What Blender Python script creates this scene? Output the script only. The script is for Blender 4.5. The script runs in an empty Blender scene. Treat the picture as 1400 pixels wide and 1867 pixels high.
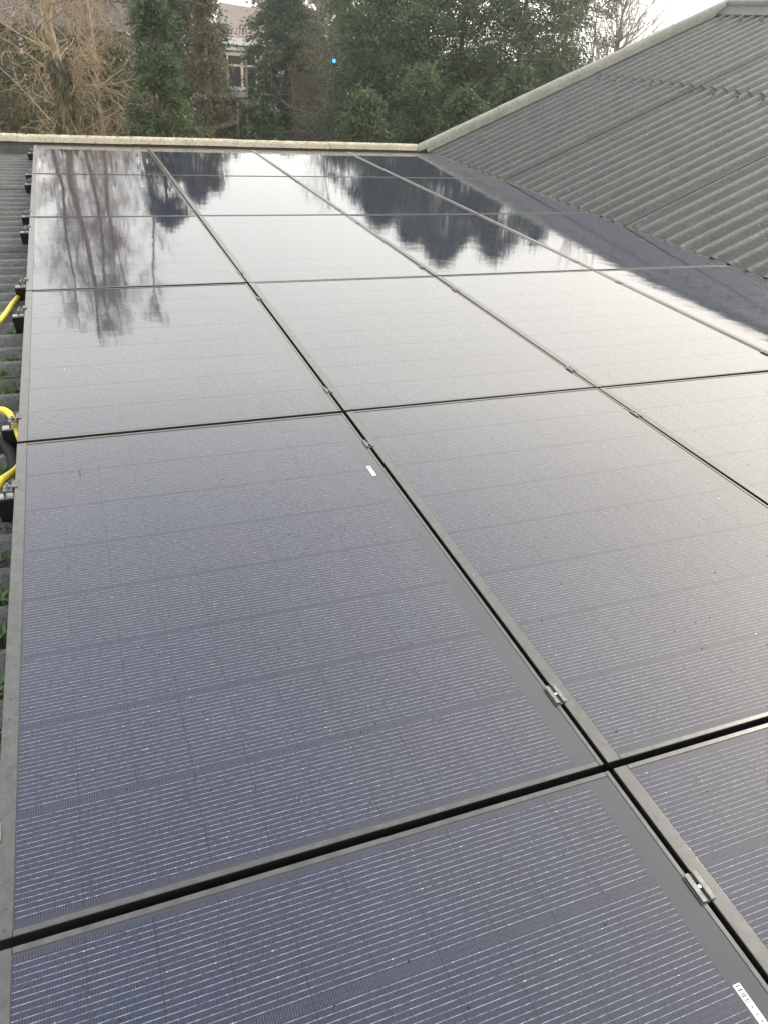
import bpy, bmesh, math, random
import numpy as np
from mathutils import Vector, Matrix, Euler

# ------------------------------------------------------------------ camera, sky, sun, exposure
SC = bpy.context.scene
COL = SC.collection
CAM = np.array([0.269, -0.782, 1.240])
ROT = Matrix(((0.93398, 0.13575, -0.33054), (-0.35120, 0.51933, -0.77907), (0.06590, 0.84372, 0.53272)))
cd = bpy.data.cameras.new('camera')
cam = bpy.data.objects.new('camera', cd); COL.objects.link(cam)
cam.matrix_world = Matrix.Translation(CAM) @ ROT.normalized().to_4x4()
cd.sensor_fit = 'VERTICAL'; cd.sensor_height = 36.0; cd.sensor_width = 27.0
cd.lens = 36.0 * 1384.15 / 1867.0
cd.clip_start = 0.05; cd.clip_end = 2000
SC.camera = cam

SUN_AZ, SUN_EL = math.radians(66), math.radians(34)      # azimuth from +Y towards +X
SUN_DIR = Vector((math.sin(SUN_AZ) * math.cos(SUN_EL), math.cos(SUN_AZ) * math.cos(SUN_EL), math.sin(SUN_EL)))

world = bpy.data.worlds.new('World'); SC.world = world; world.use_nodes = True
wn, wl = world.node_tree.nodes, world.node_tree.links
wn.clear()
w_out = wn.new('ShaderNodeOutputWorld'); w_bg = wn.new('ShaderNodeBackground')
w_bg.inputs['Strength'].default_value = 0.1
wl.new(w_bg.outputs[0], w_out.inputs['Surface'])
w_sky = wn.new('ShaderNodeTexSky'); w_sky.sky_type = 'NISHITA'; w_sky.sun_disc = False
w_sky.sun_elevation = SUN_EL; w_sky.sun_rotation = SUN_AZ; w_sky.dust_density = 4.0; w_sky.air_density = 1.0
w_tc = wn.new('ShaderNodeTexCoord')
w_sep = wn.new('ShaderNodeSeparateXYZ'); wl.new(w_tc.outputs['Generated'], w_sep.inputs[0])
w_ramp = wn.new('ShaderNodeValToRGB')                    # overcast veil: white low down, greyer overhead
wl.new(w_sep.outputs['Z'], w_ramp.inputs[0])
r = w_ramp.color_ramp
r.elements[0].position = 0.0; r.elements[0].color = (0.94, 0.915, 0.86, 1)
r.elements[1].position = 0.90; r.elements[1].color = (0.36, 0.405, 0.52, 1)
e = r.elements.new(0.20); e.color = (1.0, 0.985, 0.93, 1)
e = r.elements.new(0.38); e.color = (1.26, 1.235, 1.13, 1)
e = r.elements.new(0.56); e.color = (0.85, 0.862, 0.89, 1)
w_dot = wn.new('ShaderNodeVectorMath'); w_dot.operation = 'DOT_PRODUCT'
w_dot.inputs[1].default_value = SUN_DIR; wl.new(w_tc.outputs['Generated'], w_dot.inputs[0])
w_cl = wn.new('ShaderNodeMath'); w_cl.operation = 'MAXIMUM'; w_cl.inputs[1].default_value = 0; wl.new(w_dot.outputs['Value'], w_cl.inputs[0])
w_pw = wn.new('ShaderNodeMath'); w_pw.operation = 'POWER'; w_pw.inputs[1].default_value = 8.0; wl.new(w_cl.outputs[0], w_pw.inputs[0])
w_glow = wn.new('ShaderNodeMix'); w_glow.data_type = 'RGBA'; w_glow.blend_type = 'ADD'
w_glow.inputs[7].default_value = (0.95, 0.82, 0.58, 1)
wl.new(w_pw.outputs[0], w_glow.inputs[0]); wl.new(w_ramp.outputs[0], w_glow.inputs[6])
w_noi = wn.new('ShaderNodeTexNoise'); w_noi.inputs['Scale'].default_value = 2.2; w_noi.inputs['Detail'].default_value = 4
wl.new(w_tc.outputs['Generated'], w_noi.inputs['Vector'])
w_nm = wn.new('ShaderNodeMapRange'); w_nm.inputs[3].default_value = 12.0; w_nm.inputs[4].default_value = 15.0
wl.new(w_noi.outputs['Fac'], w_nm.inputs[0])
w_sc = wn.new('ShaderNodeVectorMath'); w_sc.operation = 'SCALE'
wl.new(w_glow.outputs[2], w_sc.inputs[0]); wl.new(w_nm.outputs[0], w_sc.inputs['Scale'])
w_mix = wn.new('ShaderNodeMix'); w_mix.data_type = 'RGBA'; w_mix.inputs[0].default_value = 0.88
wl.new(w_sky.outputs[0], w_mix.inputs[6]); wl.new(w_sc.outputs[0], w_mix.inputs[7])
wl.new(w_mix.outputs[2], w_bg.inputs['Color'])

sl_ = bpy.data.lights.new('sun', 'SUN'); sl_.energy = 1.3; sl_.angle = math.radians(11); sl_.color = (1.0, 0.93, 0.82)
sun = bpy.data.objects.new('sun', sl_); COL.objects.link(sun)
sun.rotation_euler = SUN_DIR.to_track_quat('Z', 'Y').to_euler(); sun.location = (20, 15, 20)

SC.view_settings.view_transform = 'Standard'; SC.view_settings.look = 'None'
SC.view_settings.gamma = 1.0; SC.view_settings.use_curve_mapping = False
SC.view_settings.exposure = 0.9
SC.render.engine = 'CYCLES'
SC.cycles.max_bounces = 6; SC.cycles.transparent_max_bounces = 8
SC.cycles.caustics_reflective = False; SC.cycles.caustics_refractive = False

rng = np.random.default_rng(7)
RND = random.Random(11)

# ------------------------------------------------------------------ helpers
class MB:
    """collects vertices and faces, builds ONE mesh"""
    def __init__(self): self.v = []; self.f = []
    def add(self, vs, fs):
        o = len(self.v); self.v += [tuple(p) for p in vs]; self.f += [tuple(i + o for i in f) for f in fs]
    def box(self, x0, x1, y0, y1, z0, z1):
        self.add([(x0,y0,z0),(x1,y0,z0),(x1,y1,z0),(x0,y1,z0),(x0,y0,z1),(x1,y0,z1),(x1,y1,z1),(x0,y1,z1)],
                 [(0,3,2,1),(4,5,6,7),(0,1,5,4),(1,2,6,5),(2,3,7,6),(3,0,4,7)])
    def bar(self, a, b, w, h):
        a, b = Vector(a), Vector(b); d = (b - a).normalized()
        s = d.cross(Vector((0,0,1))); s = s.normalized() if s.length > 1e-4 else Vector((1,0,0)); u = s.cross(d)
        q = [(-w/2,-h/2),(w/2,-h/2),(w/2,h/2),(-w/2,h/2)]
        self.add([p + s*x + u*y for p in (a, b) for x, y in q], [(3,2,1,0),(4,5,6,7),(0,1,5,4),(1,2,6,5),(2,3,7,6),(3,0,4,7)])
    def tube(self, pts, rad, n=6, cap=True):
        pts = [Vector(p) for p in pts]
        if not hasattr(rad, '__len__'): rad = [rad] * len(pts)
        up = None; base = len(self.v); vs = []
        for i, p in enumerate(pts):
            d = (pts[min(i+1, len(pts)-1)] - pts[max(i-1, 0)])
            d = d.normalized() if d.length > 1e-9 else Vector((0,0,1))
            if up is None: up = d.orthogonal().normalized()
            up = (up - d*up.dot(d)); up = up.normalized() if up.length > 1e-6 else d.orthogonal().normalized()
            s = d.cross(up)
            for k in range(n):
                a = 2*math.pi*k/n; vs.append(p + (up*math.cos(a) + s*math.sin(a))*rad[i])
        fs = []
        for i in range(len(pts)-1):
            for k in range(n): fs.append((i*n+k, i*n+(k+1)%n, (i+1)*n+(k+1)%n, (i+1)*n+k))
        if cap: fs.append(tuple(range(n))[::-1]); fs.append(tuple((len(pts)-1)*n+k for k in range(n)))
        self.add(vs, fs)
    def prism(self, prof, axis, t0, t1):
        """closed 2D profile swept along an axis: 'x' -> prof is (y,z); 'y' -> (x,z); 'z' -> (x,y)"""
        n = len(prof)
        def P(p, t): return {'x': (t, p[0], p[1]), 'y': (p[0], t, p[1]), 'z': (p[0], p[1], t)}[axis]
        self.add([P(p, t) for t in (t0, t1) for p in prof],
                 [tuple(range(n))[::-1], tuple(range(n, 2*n))] + [(i, (i+1)%n, n+(i+1)%n, n+i) for i in range(n)])
    def mesh(self, name, mat=None, smooth=False):
        m = bpy.data.meshes.new(name); m.from_pydata(self.v, [], self.f)
        bm = bmesh.new(); bm.from_mesh(m); bmesh.ops.recalc_face_normals(bm, faces=bm.faces); bm.to_mesh(m); bm.free()
        if mat: m.materials.append(mat)
        if smooth: m.polygons.foreach_set('use_smooth', [True]*len(m.polygons))
        m.update(); return m
    def build(self, name, mat, parent=None, smooth=False, loc=(0,0,0)):
        return link(name, self.mesh(name, mat, smooth), parent, loc)

def link(name, mesh, parent=None, loc=(0,0,0), rot=(0,0,0)):
    o = bpy.data.objects.new(name, mesh); COL.objects.link(o); o.location = loc; o.rotation_euler = rot
    if parent: o.parent = parent
    return o
def empty(name, loc=(0,0,0), rot=(0,0,0)): 
    o = link(name, None, None, loc, rot); o.empty_display_size = 0.1; return o
def tag(o, label=None, cat=None, group=None, kind=None):
    for k, v in (('label', label), ('category', cat), ('group', group), ('kind', kind)):
        if v: o[k] = v
    return o
def bevel(mesh, w, seg=1):
    bm = bmesh.new(); bm.from_mesh(mesh)
    bmesh.ops.bevel(bm, geom=list(bm.edges), offset=w, segments=seg, affect='EDGES', profile=0.5)
    bm.to_mesh(mesh); bm.free(); return mesh
def quads_mesh(name, V, mat, n=4):
    """V: (N,n,3) array of separate n-gons"""
    V = np.ascontiguousarray(V, dtype=np.float32); N = len(V)
    m = bpy.data.meshes.new(name); m.vertices.add(N*n); m.vertices.foreach_set('co', V.reshape(-1))
    m.loops.add(N*n); m.loops.foreach_set('vertex_index', np.arange(N*n, dtype=np.int32))
    m.polygons.add(N); m.polygons.foreach_set('loop_start', np.arange(0, N*n, n, dtype=np.int32))
    m.update(calc_edges=True); m.validate()
    if mat: m.materials.append(mat)
    return m

# ------------------------------------------------------------------ materials
def mat(name):
    m = bpy.data.materials.new(name); m.use_nodes = True
    nt = m.node_tree; p = nt.nodes['Principled BSDF']
    return m, nt.nodes, nt.links, p
def node(nodes, typ, **kw):
    n = nodes.new(typ)
    for k, v in kw.items():
        if hasattr(n, k): setattr(n, k, v)
        else: n.inputs[k.replace('_', ' ')].default_value = v
    return n
def math_n(N, L, op, a, b=None, clamp=False):
    n = N.new('ShaderNodeMath'); n.operation = op; n.use_clamp = clamp
    for i, q in enumerate((a, b)):
        if q is None: continue
        if isinstance(q, (int, float)): n.inputs[i].default_value = q
        else: L.new(q, n.inputs[i])
    return n.outputs[0]
def mix_n(N, L, fac, a, b, blend='MIX'):
    n = N.new('ShaderNodeMix'); n.data_type = 'RGBA'; n.blend_type = blend
    for i, q in ((0, fac), (6, a), (7, b)):
        if isinstance(q, (int, float)): n.inputs[i].default_value = q
        elif isinstance(q, tuple): n.inputs[i].default_value = q + (1,) if len(q) == 3 else q
        else: L.new(q, n.inputs[i])
    return n.outputs[2]
def noise_n(N, L, vec, scale, detail=3, rough=0.5):
    n = N.new('ShaderNodeTexNoise'); n.inputs['Scale'].default_value = scale; n.inputs['Detail'].default_value = detail; n.inputs['Roughness'].default_value = rough
    if vec is not None: L.new(vec, n.inputs['Vector'])
    return n.outputs['Fac']
def range_n(N, L, v, a, b, c, d):
    n = N.new('ShaderNodeMapRange'); L.new(v, n.inputs[0])
    for i, q in enumerate((a, b, c, d)): n.inputs[i+1].default_value = q
    return n.outputs[0]
def bump_n(N, L, h, strength, dist):
    n = N.new('ShaderNodeBump'); n.inputs['Strength'].default_value = strength; n.inputs['Distance'].default_value = dist
    L.new(h, n.inputs['Height']); return n.outputs[0]
def wpos(N): return N.new('ShaderNodeNewGeometry').outputs['Position']

def simple(name, col, rough=0.6, metal=0.0, var=0.25, scale=20, bump=0.0, spec=0.5):
    m, N, L, p = mat(name); pos = wpos(N)
    f = noise_n(N, L, pos, scale, 4)
    f = range_n(N, L, f, 0.25, 0.75, 1-var, 1+var)
    c = N.new('ShaderNodeVectorMath'); c.operation = 'SCALE'; c.inputs[0].default_value = col[:3]; L.new(f, c.inputs['Scale'])
    L.new(c.outputs[0], p.inputs['Base Color'])
    p.inputs['Roughness'].default_value = rough; p.inputs['Metallic'].default_value = metal; p.inputs['Specular IOR Level'].default_value = spec
    if bump: L.new(bump_n(N, L, noise_n(N, L, pos, scale*4, 3), 1.0, bump), p.inputs['Normal'])
    return m

def glass_coat(N, L, p, pos):
    """the smooth front glass of a panel: clear coat with the faint ripple of rolled solar glass"""
    p.inputs['Coat Weight'].default_value = 1.0; p.inputs['Coat IOR'].default_value = 1.6
    p.inputs['Coat Roughness'].default_value = 0.018
    p.inputs['Specular IOR Level'].default_value = 0.0; p.inputs['Roughness'].default_value = 0.6
    a = noise_n(N, L, pos, 55, 2, 0.55); b = noise_n(N, L, pos, 7, 1)
    mp = N.new('ShaderNodeMapping'); mp.inputs['Scale'].default_value = (14, 165, 1); L.new(pos, mp.inputs[0])
    st = noise_n(N, L, mp.outputs[0], 1.0, 2, 0.5)
    h = math_n(N, L, 'ADD', math_n(N, L, 'MULTIPLY', a, 0.00006), math_n(N, L, 'MULTIPLY', b, 0.00035))
    h = math_n(N, L, 'ADD', h, math_n(N, L, 'MULTIPLY', st, 0.000042))
    L.new(bump_n(N, L, h, 1.0, 1.0), p.inputs['Coat Normal'])
    return a

def dust_n(N, L, pos):
    d = noise_n(N, L, pos, 2.3, 5, 0.62)
    s = noise_n(N, L, pos, 260, 2, 0.6)
    return math_n(N, L, 'ADD', range_n(N, L, d, 0.35, 0.75, 0.0, 0.016), range_n(N, L, s, 0.66, 0.78, 0.0, 0.09))

# solar cell: purple-blue silicon, wires along X, fine fingers along Y
PX, PY = 0.105, 0.2122
def cell_material():
    m, N, L, p = mat('solar_cell'); pos = wpos(N)
    tc = N.new('ShaderNodeTexCoord'); sp = N.new('ShaderNodeSeparateXYZ'); L.new(tc.outputs['Object'], sp.inputs[0])
    y = math_n(N, L, 'MODULO', sp.outputs['Y'], PY)
    u = math_n(N, L, 'DIVIDE', math_n(N, L, 'SUBTRACT', y, 0.0125), 0.0104)
    fr = math_n(N, L, 'ABSOLUTE', math_n(N, L, 'SUBTRACT', math_n(N, L, 'FRACT', math_n(N, L, 'ADD', u, 0.5)), 0.5))
    wire = math_n(N, L, 'LESS_THAN', fr, 0.040)
    inb = math_n(N, L, 'MULTIPLY', math_n(N, L, 'GREATER_THAN', u, -0.4), math_n(N, L, 'LESS_THAN', u, 18.4))
    # strings break the wire brightness a little along its length
    wv = range_n(N, L, noise_n(N, L, pos, 85, 3, 0.65), 0.32, 0.66, 0.12, 1.15)
    wire = math_n(N, L, 'MULTIPLY', math_n(N, L, 'MULTIPLY', wire, inb), wv)
    fx = math_n(N, L, 'FRACT', math_n(N, L, 'DIVIDE', sp.outputs['X'], 0.0042))
    fing = math_n(N, L, 'LESS_THAN', fx, 0.22)
    fing = math_n(N, L, 'MULTIPLY', fing, range_n(N, L, inb, 0, 1, 0.80, 0.30))
    oi = N.new('ShaderNodeObjectInfo')
    big = noise_n(N, L, pos, 1.7, 3, 0.6); mid = noise_n(N, L, pos, 9, 3, 0.6)
    t = math_n(N, L, 'ADD', math_n(N, L, 'MULTIPLY', big, 0.65), math_n(N, L, 'MULTIPLY', oi.outputs['Random'], 0.22))
    t = math_n(N, L, 'ADD', t, math_n(N, L, 'MULTIPLY', mid, 0.3))
    t = range_n(N, L, t, 0.3, 0.9, 0, 1)
    c = mix_n(N, L, t, (0.013, 0.012, 0.030), (0.006, 0.017, 0.029))
    xm = math_n(N, L, 'MODULO', sp.outputs['X'], PX)
    ex = math_n(N, L, 'GREATER_THAN', math_n(N, L, 'ABSOLUTE', math_n(N, L, 'SUBTRACT', xm, PX/2)), PX/2 - .0010)
    ey = math_n(N, L, 'GREATER_THAN', math_n(N, L, 'ABSOLUTE', math_n(N, L, 'SUBTRACT', y, PY/2)), PY/2 - .0010)
    ed_ = math_n(N, L, 'MULTIPLY', math_n(N, L, 'MAXIMUM', ex, ey), range_n(N, L, noise_n(N, L, pos, 11, 2), .38, .62, .08, .65))
    hz = N.new('ShaderNodeTexNoise'); hz.inputs['Scale'].default_value = 1.0; hz.inputs['Detail'].default_value = 2
    mp = N.new('ShaderNodeMapping'); mp.inputs['Scale'].default_value = (420, 120, 1); mp.inputs['Rotation'].default_value = (0, 0, .35); L.new(tc.outputs['Object'], mp.inputs[0]); L.new(mp.outputs[0], hz.inputs['Vector'])
    c = mix_n(N, L, range_n(N, L, hz.outputs['Fac'], .35, .65, .0, 1.0), mix_n(N, L, 0.5, c, (0.006, 0.006, 0.012)), mix_n(N, L, 0.14, c, (0.10, 0.10, 0.17)))
    c = mix_n(N, L, fing, c, (0.075, 0.075, 0.10))
    c = mix_n(N, L, wire, c, (0.32, 0.33, 0.36))
    spk = math_n(N, L, 'MULTIPLY', math_n(N, L, 'MULTIPLY', math_n(N, L, 'LESS_THAN', fr, 0.075), inb), math_n(N, L, 'GREATER_THAN', noise_n(N, L, pos, 150, 2, 0.6), 0.70))  # glints painted as pale dots on the wires
    c = mix_n(N, L, spk, c, (0.52, 0.52, 0.52))
    c = mix_n(N, L, ed_, c, (0.004, 0.004, 0.006))
    d = dust_n(N, L, pos); c = mix_n(N, L, d, c, (0.5, 0.47, 0.42))
    L.new(c, p.inputs['Base Color'])
    glass_coat(N, L, p, pos)
    return m
M = {}
M['cell'] = cell_material()
def border_material():
    m, N, L, p = mat('panel_backing'); pos = wpos(N)
    c = mix_n(N, L, noise_n(N, L, pos, 14, 4), (0.026, 0.025, 0.034), (0.040, 0.039, 0.048))
    c = mix_n(N, L, dust_n(N, L, pos), c, (0.5, 0.47, 0.42)); L.new(c, p.inputs['Base Color'])
    glass_coat(N, L, p, pos); return m
M['border'] = border_material()
def frame_material():
    m, N, L, p = mat('anodised_frame'); pos = wpos(N)
    f = noise_n(N, L, pos, 35, 5, 0.65); g = noise_n(N, L, pos, 600, 2)
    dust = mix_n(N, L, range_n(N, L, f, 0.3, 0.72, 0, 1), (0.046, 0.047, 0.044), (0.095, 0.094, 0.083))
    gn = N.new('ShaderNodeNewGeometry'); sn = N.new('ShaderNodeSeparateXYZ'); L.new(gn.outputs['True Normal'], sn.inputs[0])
    c = mix_n(N, L, range_n(N, L, sn.outputs['Z'], 0.5, 0.95, 0, 1), (0.014, 0.014, 0.015), dust)  # painted by facing: tops pale as if reflecting sky, sides dark as gap shade
    L.new(c, p.inputs['Base Color']); p.inputs['Roughness'].default_value = 0.30; p.inputs['Metallic'].default_value = 0.0
    p.inputs['Specular IOR Level'].default_value = 0.6
    L.new(bump_n(N, L, math_n(N, L, 'ADD', f, math_n(N, L, 'MULTIPLY', g, 0.4)), 0.5, 0.0006), p.inputs['Normal'])
    return m
M['frame'] = frame_material()
M['alu'] = simple('mill_aluminium', (0.15, 0.15, 0.145), 0.45, 0.6, 0.35, 120, 0.0004)
M['alu_dull'] = simple('dull_aluminium', (0.42, 0.42, 0.40), 0.5, 0.7, 0.25, 60, 0.0003)
M['black_plastic'] = simple('black_plastic', (0.008, 0.008, 0.009), 0.6, 0, 0.3, 30, 0, 0.15)
M['steel'] = simple('bolt_steel', (0.35, 0.35, 0.34), 0.35, 0.9, 0.2, 90)
M['yellow'] = simple('yellow_conduit', (0.72, 0.56, 0.03), 0.38, 0, 0.12, 25)
M['sticker'] = simple('white_sticker', (0.78, 0.78, 0.76), 0.45, 0, 0.05, 40)
M['ink'] = simple('black_print', (0.03, 0.03, 0.03), 0.6, 0, 0.1, 40)

def roof_material(name, dark, light, moss):
    m, N, L, p = mat(name); pos = wpos(N)
    f = noise_n(N, L, pos, 5, 6, 0.68); g = noise_n(N, L, pos, 70, 4, 0.7)
    c = mix_n(N, L, range_n(N, L, f, 0.32, 0.70, 0, 1), dark, light)
    c = mix_n(N, L, range_n(N, L, g, 0.35, 0.7, 0, 0.7), c, tuple(q*0.45 for q in dark))
    spot = noise_n(N, L, pos, 38, 3, 0.6)
    c = mix_n(N, L, range_n(N, L, spot, 0.62, 0.72, 0, 0.55), c, (0.26, 0.26, 0.21))
    mo = math_n(N, L, 'MULTIPLY', range_n(N, L, noise_n(N, L, pos, 2.6, 5, 0.7), 0.52, 0.66, 0, 1), moss)
    c = mix_n(N, L, mo, c, (0.060, 0.070, 0.022))
    L.new(c, p.inputs['Base Color'])
    p.inputs['Specular IOR Level'].default_value = 0.5
    L.new(range_n(N, L, g, 0.3, 0.7, 0.30, 0.55), p.inputs['Roughness'])
    h = math_n(N, L, 'ADD', math_n(N, L, 'MULTIPLY', f, 0.6), g)
    h = math_n(N, L, 'ADD', h, math_n(N, L, 'MULTIPLY', noise_n(N, L, pos, 26, 3, 0.6), 0.8))
    L.new(bump_n(N, L, h, 0.9, 0.010), p.inputs['Normal'])
    return m
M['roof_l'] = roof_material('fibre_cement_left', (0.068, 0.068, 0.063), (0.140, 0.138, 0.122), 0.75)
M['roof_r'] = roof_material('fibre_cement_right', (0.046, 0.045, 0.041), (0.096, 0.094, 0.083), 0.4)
def cap_material(name, a, b):
    m, N, L, p = mat(name); pos = wpos(N)
    f = noise_n(N, L, pos, 6, 6, 0.7); g = noise_n(N, L, pos, 40, 4, 0.7)
    c = mix_n(N, L, range_n(N, L, f, 0.3, 0.7, 0, 1), a, b)
    c = mix_n(N, L, range_n(N, L, g, 0.50, 0.70, 0, 0.75), c, (0.13, 0.12, 0.08))
    L.new(c, p.inputs['Base Color']); p.inputs['Roughness'].default_value = 0.75
    L.new(bump_n(N, L, g, 0.8, 0.005), p.inputs['Normal']); return m
M['cap'] = cap_material('cream_verge', (0.44, 0.375, 0.255), (0.62, 0.555, 0.42))
M['cap_r'] = cap_material('grey_verge', (0.25, 0.25, 0.21), (0.38, 0.37, 0.31))

def leaf_material(name, a, b, trans=0.35):
    m, N, L, p = mat(name)
    gi = N.new('ShaderNodeNewGeometry')
    big = noise_n(N, L, gi.outputs['Position'], 2.3, 3, 0.6)  # position noise paints highlit clumps and dark pockets into the foliage colour
    t = math_n(N, L, 'ADD', math_n(N, L, 'MULTIPLY', gi.outputs['Random Per Island'], 0.45), math_n(N, L, 'MULTIPLY', big, 1.0))
    c = mix_n(N, L, range_n(N, L, t, 0.42, 1.05, 0, 1), a, b)
    d = N.new('ShaderNodeBsdfDiffuse'); tr = N.new('ShaderNodeBsdfTranslucent'); gl = N.new('ShaderNodeBsdfGlossy')
    gl.inputs['Roughness'].default_value = 0.45; gl.inputs['Color'].default_value = (0.9, 0.9, 0.9, 1)
    L.new(c, d.inputs[0]); L.new(c, tr.inputs[0])
    m1 = N.new('ShaderNodeMixShader'); m1.inputs[0].default_value = trans; L.new(d.outputs[0], m1.inputs[1]); L.new(tr.outputs[0], m1.inputs[2])
    m2 = N.new('ShaderNodeMixShader'); m2.inputs[0].default_value = 0.035; L.new(m1.outputs[0], m2.inputs[1]); L.new(gl.outputs[0], m2.inputs[2])
    L.new(m2.outputs[0], N['Material Output'].inputs['Surface']); N.remove(p)
    return m
M['leaf_conifer'] = leaf_material('conifer_foliage', (0.036, 0.062, 0.024), (0.112, 0.158, 0.064))
M['leaf_dark'] = leaf_material('dark_conifer_foliage', (0.026, 0.048, 0.024), (0.086, 0.124, 0.056))
M['leaf_olive'] = leaf_material('olive_foliage', (0.054, 0.0624, 0.0216), (0.156, 0.15, 0.054))
M['leaf_bamboo'] = leaf_material('straw_foliage', (0.0633, 0.0667, 0.0299), (0.184, 0.1667, 0.0862))
M['leaf_laurel'] = leaf_material('laurel_foliage', (0.04, 0.066, 0.026), (0.13, 0.17, 0.068))
M['leaf_rust'] = leaf_material('rusty_leaves', (0.14, 0.06, 0.03), (0.26, 0.14, 0.07))
M['leaf_weed'] = leaf_material('weed_leaves', (0.05, 0.10, 0.02), (0.13, 0.20, 0.05))
M['moss'] = leaf_material('moss', (0.03, 0.04, 0.012), (0.09, 0.10, 0.03), 0.1)
M['bark'] = simple('bark', (0.085, 0.065, 0.048), 0.85, 0, 0.4, 12, 0.01)
M['bark_tan'] = simple('tan_twigs', (0.33, 0.250, 0.155), 0.8, 0, 0.4, 9, 0.004)
M['bark_grey'] = simple('grey_bark', (0.17, 0.15, 0.13), 0.85, 0, 0.4, 10, 0.006)
M['bark_pale'] = simple('pale_bark', (0.27, 0.24, 0.20), 0.8, 0, 0.3, 10, 0.006)
M['ground'] = simple('garden_ground', (0.06, 0.065, 0.03), 0.95, 0, 0.5, 0.6)
M['brick'] = simple('brown_brick', (0.10, 0.065, 0.05), 0.85, 0, 0.3, 5)
M['render_wall'] = simple('pale_render', (0.36, 0.32, 0.25), 0.85, 0, 0.15, 3)
M['white'] = simple('white_paint', (0.70, 0.70, 0.68), 0.5, 0, 0.1, 4)
M['tile'] = simple('brown_roof_tile', (0.21, 0.165, 0.135), 0.8, 0, 0.2, 4)
M['cream'] = simple('cream_window_frame', (0.55, 0.48, 0.36), 0.55, 0, 0.1, 4)
M['timber'] = simple('brown_timber', (0.095, 0.072, 0.054), 0.8, 0, 0.35, 6)
M['timber_grey'] = simple('weathered_timber', (0.20, 0.17, 0.13), 0.85, 0, 0.35, 8)
M['shed'] = simple('dark_shed_board', (0.045, 0.042, 0.042), 0.8, 0, 0.3, 5)
M['concrete'] = simple('building_wall', (0.30, 0.29, 0.27), 0.85, 0, 0.2, 3)
def pane_material():
    m, N, L, p = mat('window_pane'); p.inputs['Base Color'].default_value = (0.03, 0.035, 0.04, 1); p.inputs['Roughness'].default_value = 0.06
    return m
M['pane'] = pane_material()
def blue_material():
    m, N, L, p = mat('lit_blue_sign'); p.inputs['Base Color'].default_value = (0.02, 0.3, 0.6, 1)
    p.inputs['Emission Color'].default_value = (0.05, 0.55, 1.0, 1); p.inputs['Emission Strength'].default_value = 0.6; return m
M['blue'] = blue_material()
def drop_material():
    m, N, L, p = mat('water_droplet'); p.inputs['Base Color'].default_value = (0.95, 0.95, 0.95, 1); p.inputs['Roughness'].default_value = 0.02
    p.inputs['Transmission Weight'].default_value = 1.0; p.inputs['IOR'].default_value = 1.33; return m
M['drop'] = drop_material()

# ------------------------------------------------------------------ the ground
GZ = -4.0
mb = MB(); mb.add([(-190,-190,0),(190,-190,0),(190,190,0),(-190,190,0)], [(0,1,2,3)])
tag(mb.build('ground', M['ground'], loc=(0,0,GZ)), kind='structure')

# ------------------------------------------------------------------ roofs
PITCH = 0.177
def sheet_mesh(name, ncorr, length, m, nl=6, seg=10, amp=0.021, thick=0.005, lap=0.22):
    """corrugated sheet: corrugations run along local X, width along local Y; crest at z=0"""
    n = int(round(ncorr*seg + lap*seg)); P = []
    for i in range(n+1):
        y = i*PITCH/seg; P.append((y, amp*math.cos(2*math.pi*y/PITCH) - amp))
    V = []; F = []
    for s in (0, -thick):
        for j in range(nl+1):
            for (y, z) in P: V.append((length*j/nl, y, z + s))
    w = n+1; o = w*(nl+1)
    for j in range(nl):
        for i in range(n):
            a = j*w+i; F.append((a, a+w, a+w+1, a+1)); F.append((o+a, o+a+1, o+a+w+1, o+a+w))
    q = MB(); q.v = V; q.f = F
    def strip(ids):
        for a, b in zip(ids[:-1], ids[1:]): q.add([V[a], V[b], V[o+b], V[o+a]], [(0,1,2,3)])
    strip(list(range(w))); strip([nl*w+i for i in range(w)]); strip([j*w for j in range(nl+1)]); strip([j*w+n for j in range(nl+1)])
    me = bpy.data.meshes.new(name); me.from_pydata(q.v, [], q.f); me.materials.append(m)
    me.polygons.foreach_set('use_smooth', [True]*len(me.polygons)); me.update(); return me
VERGE_Y = 8.98
SHW = 6*PITCH
wing = tag(empty('roof_wing', (0, 3, GZ)), 'low dark corrugated roof carrying the solar panels, edged by a cream verge', 'roof')
ROOF_Z = -0.096
sm = sheet_mesh('roof_sheet', 6, 2.5, M['roof_l'], amp=0.025)
k = 0
y = VERGE_Y - 0.03 - SHW
while y > -4.4:
    for ix, x in enumerate((-4.75, -2.38, -0.01, 2.36)):
        dz = 0.0035*(k % 2) + 0.0075*ix
        o = link('roof_sheet', sm, wing, (x, y-3, ROOF_Z - 0.012 + dz - GZ), (0, math.radians(RND.uniform(-.05, .05)), 0))
    k += 1; y -= SHW
# the wall under the far verge and side walls of the wing
mb = MB(); mb.box(-4.7, 8.9, -7, VERGE_Y-3-0.35, 0, 3.70); mb.build('wall', M['concrete'], wing)
# valley lining between the two roofs
mb = MB(); mb.prism([(4.50,-0.20),(4.95,-0.16),(4.95,-0.15),(4.5,-0.19)], 'y', -4.4, VERGE_Y); o = mb.build('valley_gutter', M['alu_dull'], wing, loc=(0,-3,-GZ))
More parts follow.
